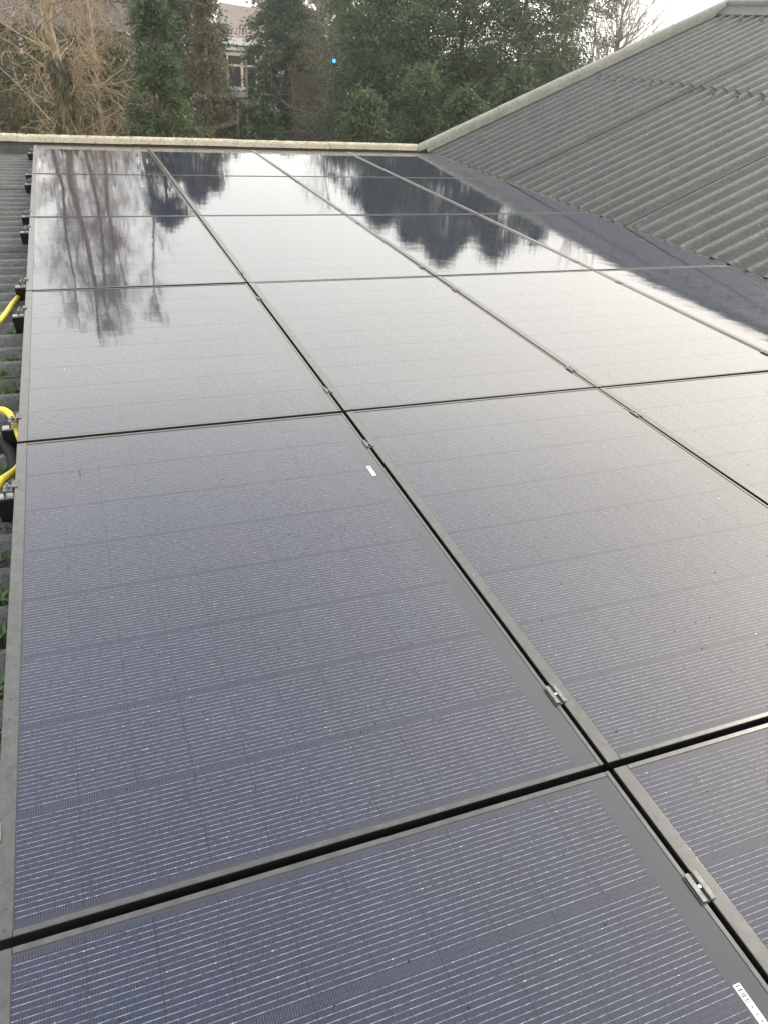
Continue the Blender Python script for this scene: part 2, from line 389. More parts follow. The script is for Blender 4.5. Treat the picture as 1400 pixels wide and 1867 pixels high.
# verge cap of the low wing: rolled cement angle in lengths
def cap_profile():
    pr = [(0.09, -0.02)]
    for a in range(0, 181, 20): pr.append((0.045 + 0.05*math.cos(math.radians(a)), 0.030 + 0.040*math.sin(math.radians(a))))
    pr += [(-0.012, 0.000), (0.002, 0.000), (0.006, 0.018), (0.075, 0.018), (0.078, -0.02)]
    return pr
for i in range(8):
    x0 = -4.8 + i*1.16; x1 = min(x0 + 1.157, 4.52)
    if x0 > 4.4: break
    q = MB(); n = 10; pr = cap_profile()
    for s in range(n):
        pass
    q.prism(pr, 'x', 0, x1-x0)
    o = q.build('verge_cap', M['cap'], wing, True, (x0, VERGE_Y-3, 0.003*(i % 2) - GZ)); 
    o.data.polygons.foreach_set('use_smooth', [False]*len(o.data.polygons))
mb = MB(); mb.box(-4.8, 4.5, VERGE_Y+0.02, VERGE_Y+0.045, -0.20, 0.015); mb.build('verge_board', M['timber'], wing, loc=(0,-3,-GZ))
mb = MB(); mb.box(-4.8, 4.5, VERGE_Y-0.05, VERGE_Y+0.01, -0.14, -0.035); mb.build('verge_flashing', M['roof_l'], wing, loc=(0,-3,-GZ))

# the right-hand roof: rises 23 degrees from the valley
SLOPE = 0.430; ANG = math.atan(SLOPE)
VX = 4.61; RIDGE_X = 8.84
def rz(x): return SLOPE*(x - 4.600)
wing2 = tag(empty('roof_wing', (6.7, 3, GZ)), 'steep grey corrugated roof sloping up to the right beyond the panels', 'roof')
L1 = (6.87 - VX)/math.cos(ANG) + 0.14; L2 = (RIDGE_X - 6.87)/math.cos(ANG)
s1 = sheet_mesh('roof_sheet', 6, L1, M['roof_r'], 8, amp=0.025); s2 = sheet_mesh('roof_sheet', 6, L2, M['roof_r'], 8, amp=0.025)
Minv = Matrix.Translation((-6.7, -3, -GZ))
k = 0; y = VERGE_Y + 0.02 - SHW
while y > -4.4:
    for (m_, x, up) in ((s1, VX, 0.0), (s2, 6.87, 0.0065)):
        o = bpy.data.objects.new('roof_sheet', m_); COL.objects.link(o); o.parent = wing2
        jig = 0.0
        o.location = (x + jig - 6.7, y - 3, rz(x) + up + 0.006*(k % 2) - GZ + RND.uniform(-.001, .001)); o.rotation_euler = (0, -ANG + RND.uniform(-.0004, .0004), 0)
    k += 1; y -= SHW
q = MB(); pr = []
for a in range(0, 181, 15): pr.append((0.11*math.cos(math.radians(a)), 0.085*math.sin(math.radians(a)) ))
pr = [(0.24, -0.10)] + pr + [(-0.24, -0.10), (-0.235, -0.115), (-0.11, -0.02), (0, 0.07), (0.11, -0.02), (0.235, -0.115)]
rcap = MB(); rcap.prism(pr, 'y', 0, 1.05); rcm = rcap.mesh('ridge_cap', M['roof_l'])
for i in range(13):
    link('ridge_cap', rcm, wing2, (RIDGE_X + 0.02 - 6.7, VERGE_Y - 3 - 1.06*(i+1) + .1, rz(RIDGE_X) + 0.012 + 0.003*(i % 2) - GZ))
# verge cap up the slope
nseg = 4; Ls = (RIDGE_X - 4.50)/math.cos(ANG)
for i in range(nseg):
    q = MB(); q.prism(cap_profile(), 'x', 0, Ls/nseg - 0.003)
    o = q.build('verge_cap', M['cap_r'], wing2); x = 4.50 + (RIDGE_X-4.50)*i/nseg
    o.location = (x - 6.7, VERGE_Y - 3 + 0.005, rz(x) + 0.036 + 0.003*(i % 2) - GZ); o.rotation_euler = (0, -ANG, 0)
q = MB(); q.box(0.12, Ls - .02, VERGE_Y - .012, VERGE_Y - .004, -.075, .056); o = q.build('verge_flashing', M['cap_r'], wing2, loc=(4.50 - 6.7, -3, rz(4.50) - GZ)); o.rotation_euler = (0, -ANG, 0)
q = MB(); q.add([(4.5, VERGE_Y+.03, GZ+.1), (13.2, VERGE_Y+.03, GZ+.1), (RIDGE_X, VERGE_Y+.03, rz(RIDGE_X)-.06), (4.5, VERGE_Y+.03, -.12),
                 (4.5, VERGE_Y-.2, GZ+.1), (13.2, VERGE_Y-.2, GZ+.1), (RIDGE_X, VERGE_Y-.2, rz(RIDGE_X)-.06), (4.5, VERGE_Y-.2, -.12)],
                [(0,1,2,3),(7,6,5,4),(0,4,5,1),(1,5,6,2),(2,6,7,3),(3,7,4,0)])
q.build('gable_wall', M['concrete'], wing2, loc=(-6.7, -3, -GZ))
q = MB(); q.prism([(RIDGE_X+.02, rz(RIDGE_X)+.01), (13.2, rz(RIDGE_X)-.45*4.4), (13.2, rz(RIDGE_X)-.45*4.4-.05), (RIDGE_X+.02, rz(RIDGE_X)-.05)], 'y', -4.4, VERGE_Y)
q.build('far_slope', M['roof_r'], wing2, loc=(-6.7, -3, -GZ))

q = MB()
for X in (6.75, 8.45):
    for k in range(0, 74, 2):
        yv = VERGE_Y + 0.02 - SHW + 6*PITCH - k*PITCH
        if yv < -4: break
        c = Vector((X, yv, rz(X) + .012 + (.012 if X > 6.87 else 0))); n_ = Vector((-math.sin(ANG), 0, math.cos(ANG)))
        q.tube([tuple(c - n_*.02), tuple(c), tuple(c + n_*.006)], [.014, .014, .007], 6)
tag(q.build('roof_fixing', M['roof_r'], wing2, loc=(-6.7, -3, -GZ)), kind='stuff')

# ------------------------------------------------------------------ mounting rails, panels, clamps
CP, RP = 1.154, 1.7487
PW, PL = CP - 0.0105, RP - 0.0160
ORD = ['first', 'second', 'third', 'fourth', 'fifth', 'sixth']
COLN = ['leftmost', 'second', 'third', 'rightmost']
ROWS = [-1, 0, 1, 2, 3, 4]
T_CL = (0.12, 0.84)

q = MB(); q.box(-0.066, 4.60, -0.013, 0.017, -0.078, -0.0365); rail_m = bevel(q.mesh('mounting_rail', M['alu_dull']), 0.003)
q = MB(); q.add([(-0.070,-0.022,-0.043),(-0.010,-0.022,-0.043),(-0.014,-0.020,-0.122),(-0.062,-0.020,-0.122),
                 (-0.070,0.0165,-0.043),(-0.010,0.0165,-0.043),(-0.014,0.016,-0.122),(-0.062,0.016,-0.122)],
                [(0,1,2,3),(7,6,5,4),(0,4,5,1),(1,5,6,2),(2,6,7,3),(3,7,4,0)]); rcap_m = bevel(q.mesh('end_cap', M['black_plastic']), 0.003)
for j in ROWS:
    for t, nm in zip(T_CL, ('near', 'far')):
        o = link('mounting_rail', rail_m, None, (0, (j+t)*RP, 0))
        tag(o, f'dull metal rail end poking out left under the {ORD[j+1]} panel row, {nm} one', 'rail', 'mounting rails under the panels')
        link('end_cap', rcap_m, o)

# panel part meshes (local origin: panel's near left corner, top of frame z=0)
FL, FR, FY = 0.0315, 0.010, 0.0115
GZL = -0.0016
def rail_piece(x0, x1, y0, y1):
    b = MB(); b.box(x0, x1, y0, y1, -0.035, 0.0); return bevel(b.mesh('frame_rail', M['frame']), 0.0012)
fr_l = rail_piece(0, FL, 0, PL); fr_r = rail_piece(PW-FR, PW, 0, PL)
fr_n = rail_piece(FL+.0002, PW-FR-.0002, 0, FY); fr_f = rail_piece(FL+.0002, PW-FR-.0002, PL-FY, PL)
q = MB(); q.box(FL+.0003, PW-FR-.0003, FY+.0003, PL-FY-.0003, -0.006, GZL-0.00012); glass_m = q.mesh('backing_glass', M['border'])
CX0 = 0.0330; CY0 = (PL - 8*PY)/2
q = MB(); q.box(0.0003, PX-.0003, 0.0004, PY-.0004, -0.0002, 0.0); cell_m = q.mesh('solar_cell', M['cell'])
q = MB()
for a in range(10):
    for b in range(8): q.box(a*PX+.0003, (a+1)*PX-.0003, b*PY+.0004, (b+1)*PY-.0004, -0.0002, 0.0)
cells_m = q.mesh('cell_grid', M['cell'])
q = MB(); q.box(0, .0135, 0, .066, 0, .0004); stk_m = q.mesh('serial_sticker', M['sticker'])
q = MB()
yy = .0655
for w_ in (1.0, .6, 1.3, .6, .9, 1.2, .5, 1.0, .7):
    yy -= .0030; q.box(.002, .0095 + .002*(w_ > .8), yy - .0008*w_, yy + .0008*w_, .0004, .0006)
for y_ in (.008, .018, .029): q.box(.0055, .0082, y_, y_+.0026, .0004, .0006)
ink_m = q.mesh('printed_mark', M['ink'])

for j in ROWS:
    for i in range(4):
        ti, tj = RND.uniform(-.0022, .0022), RND.uniform(-.0022, .0022)
        c = Vector((i*CP - .005 + PW/2, j*RP + .008 + PL/2, RND.uniform(-.0006, .0006)))
        R3 = Euler((ti, tj, RND.uniform(-.0006, .0006)))
        org = c + R3.to_matrix() @ Vector((-PW/2, -PL/2, 0))
        p_ = empty('solar_panel', org, R3)
        where = f'{ORD[j+1]} row from the front, {"leftmost" if i == 0 else ("rightmost" if i == 3 else ORD[i] + " from the left")}'
        look = 'near black panel' if j <= 0 else ('glossy black panel' if j <= 2 else 'far black panel mirroring the trees')
        if j in (1, 2): look = 'black panel mirroring pale sky'
        if i == 0 and j <= 0: look = 'near black panel with a white sticker'
        tag(p_, f'{look}, {where}', 'solar panel', 'solar panels laid in a grid on the roof')
        for m_ in (fr_l, fr_r, fr_n, fr_f): link('frame_rail', m_, p_)
        link('backing_glass', glass_m, p_)
        if j <= 1:
            for a in range(10):
                for b in range(8): link('solar_cell', cell_m, p_, (CX0 + a*PX, CY0 + b*PY, GZL))
        else: link('cell_grid', cells_m, p_, (CX0, CY0, GZL))
        if i == 0 and j <= 0:
            s_ = link('serial_sticker', stk_m, p_, (1.0885, 1.248, GZL-0.0003))
            link('printed_mark', ink_m, s_)

# clamps
q = MB(); q.box(-.0140, -.0040, -.027, .027, .0012, .0034); q.box(.0040, .0140, -.027, .027, .0012, .0034)
q.box(-.0038, .0038, -.0265, .0265, -.0060, -.0030); q.box(-.0046, -.0040, -.0265, .0265, -.03, .0010); q.box(.0040, .0046, -.0265, .0265, -.03, .0010)
mid_m = bevel(q.mesh('mid_clamp', M['alu']), .0006)
q = MB(); q.tube([(0,0,-.0029),(0,0,.0022)], .0038, 6); bolt_m = q.mesh('bolt', M['steel'])
q = MB(); q.box(-.004, .010, -.020, .020, .0012, .0042); q.box(-.0075, -.0035, -.020, .020, -.036, .0042); q.box(-.034, -.0075, -.020, .020, -.0125, -.0085)
q.box(-.034, -.031, -.020, .020, -.036, -.0125)
end_m = bevel(q.mesh('end_clamp', M['alu']), .0006)
q = MB(); q.tube([(-.021,0,-.0085),(-.021,0,-.001)], .0068, 6); q.tube([(-.021,0,-.001),(-.021,0,.006)], .0038, 8); ebolt_m = q.mesh('bolt', M['steel'])
for j in ROWS:
    for t, nm in zip(T_CL, ('near', 'far')):
        yy = (j+t)*RP
        for i in (1, 2, 3):
            o = link('mid_clamp', mid_m, None, (i*CP - .0100, yy + RND.uniform(-.02, .02), RND.uniform(0, .0006)), (0, 0, RND.uniform(-.02, .02)))
            tag(o, f'small silver clamp in the {ORD[i-1]} lengthwise gap from left, {nm} one of {ORD[j+1]} panel row', 'clamp', 'clamps holding the solar panels')
            link('bolt', bolt_m, o)
        o = link('end_clamp', end_m, None, (-.0058, yy + RND.uniform(-.006, .006), 0))
        tag(o, f'silver end clamp with bolt on the left panel edge, {nm} one of {ORD[j+1]} row', 'clamp', 'clamps on the left panel edge')
        link('bolt', ebolt_m, o)

# ------------------------------------------------------------------ yellow conduit, black cables
def spline(pts, n=8):
    P = [Vector(p) for p in pts]; out = []
    for i in range(len(P)-1):
        p0 = P[max(i-1, 0)]; p1 = P[i]; p2 = P[i+1]; p3 = P[min(i+2, len(P)-1)]
        for k in range(n):
            t = k/n
            out.append(0.5*((2*p1) + (p2-p0)*t + (2*p0-5*p1+4*p2-p3)*t*t + (3*p1-p0-3*p2+p3)*t**3))
    return out + [P[-1]]
def conduit(pts, rad, name, m, label, cat, ribs=True):
    s = spline(pts, 14); rr = [rad*(1.0 + (0.05 if (ribs and k % 2) else 0)) for k in range(len(s))]
    q = MB(); q.tube(s, rr, 12); return tag(q.build(name, m, None, True), label, cat)
conduit([(-.40, 2.75, -.10), (-.26, 3.02, -.085), (-.135, 3.26, -.075), (-.075, 3.60, -.085), (-.03, 3.80, -.10), (.10, 3.95, -.10)], .0125, 'conduit', M['yellow'],
        'straight run of yellow conduit passing behind a black rail end cap', 'conduit')
conduit([(-.40, 2.02, -.09), (-.20, 2.10, -.07), (-.10, 2.13, -.045), (-.045, 2.06, -.030), (-.014, 1.93, -.050), (.004, 1.80, -.070), (-.014, 1.68, -.060), (-.052, 1.60, -.050), (-.11, 1.555, -.070), (-.40, 1.50, -.10)], .0125, 'conduit', M['yellow'],
        'looped yellow conduit curving out and back under the panel edge', 'conduit')
conduit([(-.16, 2.00, -.115), (-.085, 1.97, -.10), (-.04, 1.86, -.10), (-.02, 1.72, -.105), (.05, 1.62, -.11)], .022, 'cable', M['black_plastic'],
        'thick black cable inside the yellow conduit loop beside the panel', 'cable')

# weeds and moss in the roof channels left of the panels
def blades(n, h, spread, rs):
    V = []
    for _ in range(n):
        a = rs.uniform(0, 2*math.pi); l = h*rs.uniform(.5, 1.1); w = l*rs.uniform(.10, .22)
        d = np.array([math.cos(a)*spread, math.sin(a)*spread, 1.0]); d /= np.linalg.norm(d); s = np.array([-math.sin(a), math.cos(a), 0])*w/2
        b = np.array([rs.uniform(-.02, .02), rs.uniform(-.02, .02), 0]); m_ = b + d*l*.55; t = b + d*l + np.array([0, 0, -l*.25*spread])
        V.append([b, m_ - s, t, m_ + s])
    return np.array(V)
crest0 = VERGE_Y - 0.03
weed_spots = [(-.075, 3.15, .05), (-.115, 2.93, .05), (-.06, 2.80, .055), (-.13, 2.62, .05), (-.065, 2.50, .065), (-.10, 2.32, .05), (-.055, 2.22, .05),
              (-.10, 1.80, .06), (-.075, 1.33, .055), (-.055, 1.16, .05), (-.06, .97, .05), (-.045, .82, .045), (-.05, .64, .05), (-.045, .50, .045), (-.10, 3.45, .04), (-.16, 3.62, .04), (-.14, 2.45, .05)]
WL = ['weed sprouting just before the yellow loop comes out', 'thin weed a little nearer than the second black rail end', 'broad weed between the yellow loop and the next black rail end', 'weed farthest out left of the looped conduit', 'tall bright weed beside the far side of the yellow loop',
      'weed just beyond the bend of the yellow loop', 'small weed touching the black cable in the yellow loop', 'weed inside the yellow conduit loop', 'tuft just in front of the near silver end clamp', 'second green tuft in front of the near silver end clamp',
      'third green tuft in front of the near silver end clamp', 'fourth green tuft in front of the near silver end clamp', 'tuft beside the middle of the nearest full panel edge', 'nearest green tuft low at the left picture edge',
      'small weed under the straight yellow conduit', 'small weed just beyond the straight yellow conduit', 'pale weed left of the tall bright weed']
for n_, (x, y, h) in enumerate(weed_spots):
    kk = round((crest0 - y)/PITCH - .5) + .5; yv = crest0 - kk*PITCH
    o = link('weed', quads_mesh('weed', blades(30, h*1.45, .7 + .5*RND.random(), np.random.default_rng(n_)), M['leaf_weed']), None, (x, yv, ROOF_Z - .05))
    tag(o, WL[n_] + ', in a roof channel', 'weed', 'weeds growing in the roof channels')
V = []
for k in range(26):
    yv = crest0 - (k + .5)*PITCH
    if yv < 0: continue
for _ in range(15000):
    k = rng.integers(20, 60); yv = crest0 - (k + .5)*PITCH
    x = rng.uniform(-.30, .02); y = yv + rng.normal(0, .022); dz = .024*(1+math.cos(2*math.pi*(y-crest0)/PITCH)) if True else 0
    if noise_ok := (math.sin(x*23 + k*1.7) + math.sin(x*57 + k*3.1) + rng.normal(0, .5) > .15):
        s = rng.uniform(.003, .009); a = rng.uniform(0, 6.28); t = rng.uniform(.2, 1.0)
        d = np.array([math.cos(a)*s, math.sin(a)*s, t*s]); e_ = np.array([-math.sin(a)*s*.5, math.cos(a)*s*.5, 0])
        c = np.array([x, y, ROOF_Z - .056 + dz + .003]); V.append([c, c + d*.6 + e_, c + d*1.2, c + d*.6 - e_])
for _ in range(1500):
    x = -4 + 8.5*rng.random(); x += .05*math.sin(x*40)
    c = np.array([x, VERGE_Y + rng.normal(.045, .02), .066]); a = rng.uniform(0, 6.28); s = rng.uniform(.004, .014)
    d = np.array([math.cos(a)*s, math.sin(a)*s*.5, rng.uniform(.1, .9)*s]); e_ = np.array([-math.sin(a)*s*.5, math.cos(a)*s*.5, 0])
    V.append([c, c + d*.6 + e_, c + d*1.2, c + d*.6 - e_])
tag(link('moss', quads_mesh('moss', V, M['moss'])), 'olive moss in the roof channels left of the panels and along the cream verge', 'moss', kind='stuff')

# specks, droplets, a twig on the panels
def blobs(name, spots, m, n=6):
    q = MB()
    for (x, y, z, r_, h_) in spots:
        ring = [(x + r_*math.cos(2*math.pi*k/n), y + r_*math.sin(2*math.pi*k/n), z) for k in range(n)]
        r2 = [(x + .6*r_*math.cos(2*math.pi*k/n), y + .6*r_*math.sin(2*math.pi*k/n), z + h_*.75) for k in range(n)]
        q.add(ring + r2 + [(x, y, z + h_)], [(k, (k+1) % n, n+(k+1) % n, n+k) for k in range(n)] + [(n+k, n+(k+1) % n, 2*n) for k in range(n)])
    return q.build(name, m, None, True)
sp = []
for _ in range(1700):
    if rng.random() < .5:
        i = rng.integers(1, 4); x = i*CP - .010 + rng.choice([-1, 1])*rng.uniform(.011, .030); y = rng.uniform(-.9, 8.7)
    elif rng.random() < .6:
        j = rng.integers(0, 6); y = j*RP + rng.choice([-1, 1])*rng.uniform(.012, .026); x = rng.uniform(0, 4.6)
    else: x = rng.uniform(0.001, .022); y = rng.uniform(-.5, 8.7)
    r_ = rng.uniform(.0006, .0020); sp.append((x, y, .0004, r_, r_*.8))
for _ in range(2600):
    x = rng.uniform(.03, 4.2); y = -.8 + 5*rng.random()**1.5; r_ = rng.uniform(.0006, .0017)
    sp.append((x, y, GZL + .0004, r_, r_*.7))
tag(blobs('water_droplet', sp, M['drop']), 'tiny water droplets beaded along the panel frames and glass', 'droplets', kind='stuff')
sp = []
for _ in range(420):
    x = rng.uniform(.03, 3.4); y = -.7 + 4.5*rng.random()**1.6; r_ = rng.uniform(.0008, .0024)
    sp.append((x, y, GZL + .0004, r_, r_*.5))
tag(blobs('dirt_speck', sp, simple('dirt', (.035, .028, .02), .9), 5), 'dark specks of dirt and seed scattered over the near panels', 'dirt', kind='stuff')
q = MB(); q.tube([(.182, 1.472, .001), (.183, 1.49, .0025), (.1815, 1.506, .0022), (.183, 1.521, .001)], [.0012, .0018, .0016, .0008], 6)
tag(q.build('twig', M['bark']), 'short dark twig lying on the near left solar panel', 'twig')

# ------------------------------------------------------------------ vegetation
def at(az, dist, z=GZ):
    a = math.radians(az); return np.array([CAM[0] + dist*math.sin(a), CAM[1] + dist*math.cos(a), z])
def zrefl(el, dist): return -CAM[2] + dist*math.tan(math.radians(el))   # height of a top whose mirror image stands at that elevation
def ztop(el, dist): return CAM[2] + dist*math.tan(math.radians(el))

def leaf_quads(c, dirs, ln, wd, rs):
    """c,dirs: (N,3); diamonds along dirs with a random roll"""
    N = len(c); d = dirs/np.linalg.norm(dirs, axis=1, keepdims=True)
    r_ = rs.normal(size=(N, 3)); s = np.cross(d, r_); s /= np.linalg.norm(s, axis=1, keepdims=True) + 1e-9
    l = (ln*rs.uniform(.6, 1.3, N))[:, None]; w = (wd*rs.uniform(.6, 1.3, N))[:, None]
    return np.stack([c, c + d*l*.5 + s*w*.5, c + d*l, c + d*l*.5 - s*w*.5], axis=1)

def crown(rs, height, base, radius, shape, nclump, nleaf, ln, wd, droop=.5, csize=.26):
    """clumps of leaves spread through the crown: position of every clump follows the outline with a lumpy radius"""
    Cs, Ds = [], []
    lump = rs.uniform(0, 6.28, 6)
    t = rs.random(nclump)**.85
    for k in range(nclump):
        tt = t[k]; ph = rs.uniform(0, 2*math.pi)
        if shape == 'cone': R = radius*(1 - tt)**.75*(.35 + .65*min(1, tt/.12)) + .12
        elif shape == 'column': R = radius*math.sqrt(max(.03, 1 - (2*tt - .85)**2*.62))*(1 if tt < .82 else max(.2, 1 - (tt-.82)/.20))
        else: R = radius*math.sqrt(max(.02, 1 - (2*tt - 1)**2))
        R *= 1 + .22*math.sin(3*ph + lump[0] + 5*tt) + .20*math.sin(2*ph + lump[1] - 9*tt) + .12*math.sin(5*ph + 17*tt + lump[2])
        rr = R*math.sqrt(rs.uniform(.12, 1.0))
        out = np.array([math.cos(ph), math.sin(ph), 0.0])
        c0 = out*rr + np.array([0, 0, base + (height - base)*tt])
        n = int(nleaf*rs.uniform(.6, 1.4)); sz = csize*rs.uniform(.6, 1.35)*(1 - .35*tt)
        off = rs.normal(size=(n, 3))*np.array([sz*.62, sz*.62, sz*.34])
        along = off @ out
        off[:, 2] -= droop*.5*np.maximum(along, -sz)*1.0 + 0
        Cs.append(c0 + off)
        Ds.append(out*.8 + rs.normal(size=(n, 3))*.55 + np.array([0, 0, -droop*.8 + .15]))
    return np.concatenate(Cs), np.concatenate(Ds)

def limbs(rs, height, base, radius, m, n=26, r0=.13):
    q = MB(); q.tube([(0,0,0), (.03,.02,height*.4), (-.02,.03,height*.8), (0,0,height*.97)], [r0, r0*.75, r0*.3, .012], 8)
    for _ in range(n):
        t = rs.uniform(base/height*.7, .92); z = height*t; a = rs.uniform(0, 6.28); l = radius*(1 - t*.75)*rs.uniform(.7, 1.0)
        d = np.array([math.cos(a), math.sin(a), 0])
        q.tube([(0,0,z), tuple(d*l*.5 + [0,0,z+.12]), tuple(d*l + [0,0,z+.05])], [r0*.28*(1-t)+.012, .014, .005], 5)
    return q.mesh('trunk', m, True)

def leafy(name, label, cat, az, dist, top_z, radius, shape, lm, nclump, nleaf, ln, wd, seed, base=.4, droop=.5, bark='bark', group=None, csize=.26, loc=None):
    rs = np.random.default_rng(seed); p0 = at(az, dist); H = top_z - GZ
    t = tag(empty(name, p0), label, cat, group)
    link('trunk', limbs(rs, H, max(base, .15*H), radius, M[bark]), t)
    C, D = crown(rs, H, base, radius, shape, nclump, nleaf, ln, wd, droop, csize)
    link('crown', quads_mesh('crown', leaf_quads(C, D, ln, wd, rs), M[lm]), t)
    return t

GT = 'evergreen trees beyond the roof'
leafy('conifer_tree', 'small pointed green conifer right of the bare ivy-clad tree', 'tree', 6.3, 12.4, ztop(.9, 12.4), .66, 'cone', 'leaf_conifer', 330, 85, .062, .026, 1, group=GT, csize=.16)
leafy('conifer_tree', 'dark conifer just left of the gap showing the pale house', 'tree', 8.4, 23, zrefl(10.4, 23), .95, 'column', 'leaf_dark', 430, 75, .095, .040, 2, group=GT)
leafy('conifer_tree', 'slim dark conifer behind the small pointed conifer', 'tree', 6.9, 25, zrefl(7.0, 25), 1.1, 'cone', 'leaf_dark', 330, 70, .095, .040, 3, group=GT)
leafy('conifer_tree', 'broad blue-green conifer just right of the gap showing the pale house', 'tree', 14.45, 28, 2.2, 1.28, 'column', 'leaf_dark', 620, 85, .10, .042, 4, group=GT, csize=.32)
leafy('evergreen_tree', 'olive thin-leaved tree between the blue-green conifer and the big evergreens', 'tree', 17.6, 26, zrefl(7.6, 26), 1.25, 'column', 'leaf_bamboo', 170, 60, .10, .035, 5, base=2.6, group=GT, bark='bark_grey')
leafy('evergreen_tree', 'tall drooping evergreen at the left of the big evergreen group', 'tree', 21.0, 20, zrefl(11.4, 20), 1.45, 'column', 'leaf_conifer', 640, 90, .085, .036, 6, group=GT, droop=.8, csize=.34)
leafy('evergreen_tree', 'tallest evergreen in the middle of the big evergreen group', 'tree', 25.6, 22, zrefl(13.6, 22), 2.2, 'column', 'leaf_conifer', 860, 90, .09, .038, 7, group=GT, droop=.8, csize=.34)
leafy('evergreen_tree', 'evergreen with sky showing through its crown, right of the tallest one', 'tree', 29.4, 20.5, zrefl(13.0, 20.5), 1.9, 'column', 'leaf_conifer', 560, 85, .085, .036, 8, group=GT, droop=.8, csize=.34)
leafy('evergreen_tree', 'evergreen at the right end of the group beside the leafless tree', 'tree', 32.1, 23, zrefl(11.8, 23), 1.2, 'column', 'leaf_dark', 260, 75, .09, .038, 9, group=GT, droop=.8, csize=.34)
leafy('evergreen_tree', 'dark evergreen standing behind the tall drooping one, left of the tallest', 'tree', 23.4, 25, zrefl(12.6, 25), 1.7, 'column', 'leaf_dark', 420, 80, .10, .042, 10, group=GT, droop=.8, csize=.36)
GS = 'shrubs beyond the roof'
leafy('laurel_shrub', 'lighter green shrub low in front of the tall drooping evergreen', 'shrub', 19.6, 15.5, ztop(-3.4, 15.5), .80, 'cone', 'leaf_laurel', 200, 85, .075, .036, 20, base=.5, group=GS, droop=.8)
leafy('laurel_shrub', 'tall green shrub low in the middle of the big evergreen group', 'shrub', 23.2, 17, ztop(-1.8, 17), 1.05, 'cone', 'leaf_laurel', 260, 85, .075, .036, 21, base=.5, group=GS, droop=.8)
leafy('laurel_shrub', 'green shrub just left of the foot of the sloping grey verge', 'shrub', 26.2, 16, ztop(-3.0, 16), 1.0, 'cone', 'leaf_conifer', 240, 85, .075, .036, 29, base=.5, group=GS, droop=.8)
leafy('laurel_shrub', 'green shrub half hidden by the sloping grey verge', 'shrub', 29.5, 17.5, ztop(-1.4, 17.5), 1.3, 'cone', 'leaf_laurel', 260, 85, .075, .036, 22, base=.5, group=GS, droop=.8)
leafy('shrub', 'straw-coloured bamboo-like shrub in front of the dark shed', 'shrub', 9.45, 17, ztop(1.4, 17), .40, 'column', 'leaf_bamboo', 210, 65, .09, .026, 23, base=.5, group=GS, bark='bark_tan')
leafy('shrub', 'olive shrub at the far left behind the bare tree', 'shrub', -3.2, 17, ztop(-.6, 17), 1.2, 'ball', 'leaf_olive', 170, 70, .08, .04, 24, base=.3, group=GS)
leafy('shrub', 'olive shrub behind the ivy-clad trunk', 'shrub', .6, 18.5, ztop(-1.2, 18.5), 1.25, 'ball', 'leaf_olive', 160, 70, .08, .04, 25, base=.3, group=GS)
leafy('shrub', 'dark green shrub between the ivy-clad trunk and the pointed conifer', 'shrub', 3.4, 17.5, ztop(-2.0, 17.5), 1.05, 'ball', 'leaf_laurel', 170, 70, .08, .04, 26, base=.3, group=GS)
leafy('shrub', 'low dark shrub under the blue-green conifer', 'shrub', 12.6, 16.5, ztop(-4.6, 16.5), .6, 'ball', 'leaf_dark', 90, 70, .08, .04, 27, base=.3, group=GS)
leafy('shrub', 'low olive shrub at the foot of the pointed conifer', 'shrub', 7.3, 15.5, ztop(-4.7, 15.5), .75, 'ball', 'leaf_olive', 90, 60, .08, .032, 28, base=.3, group=GS)

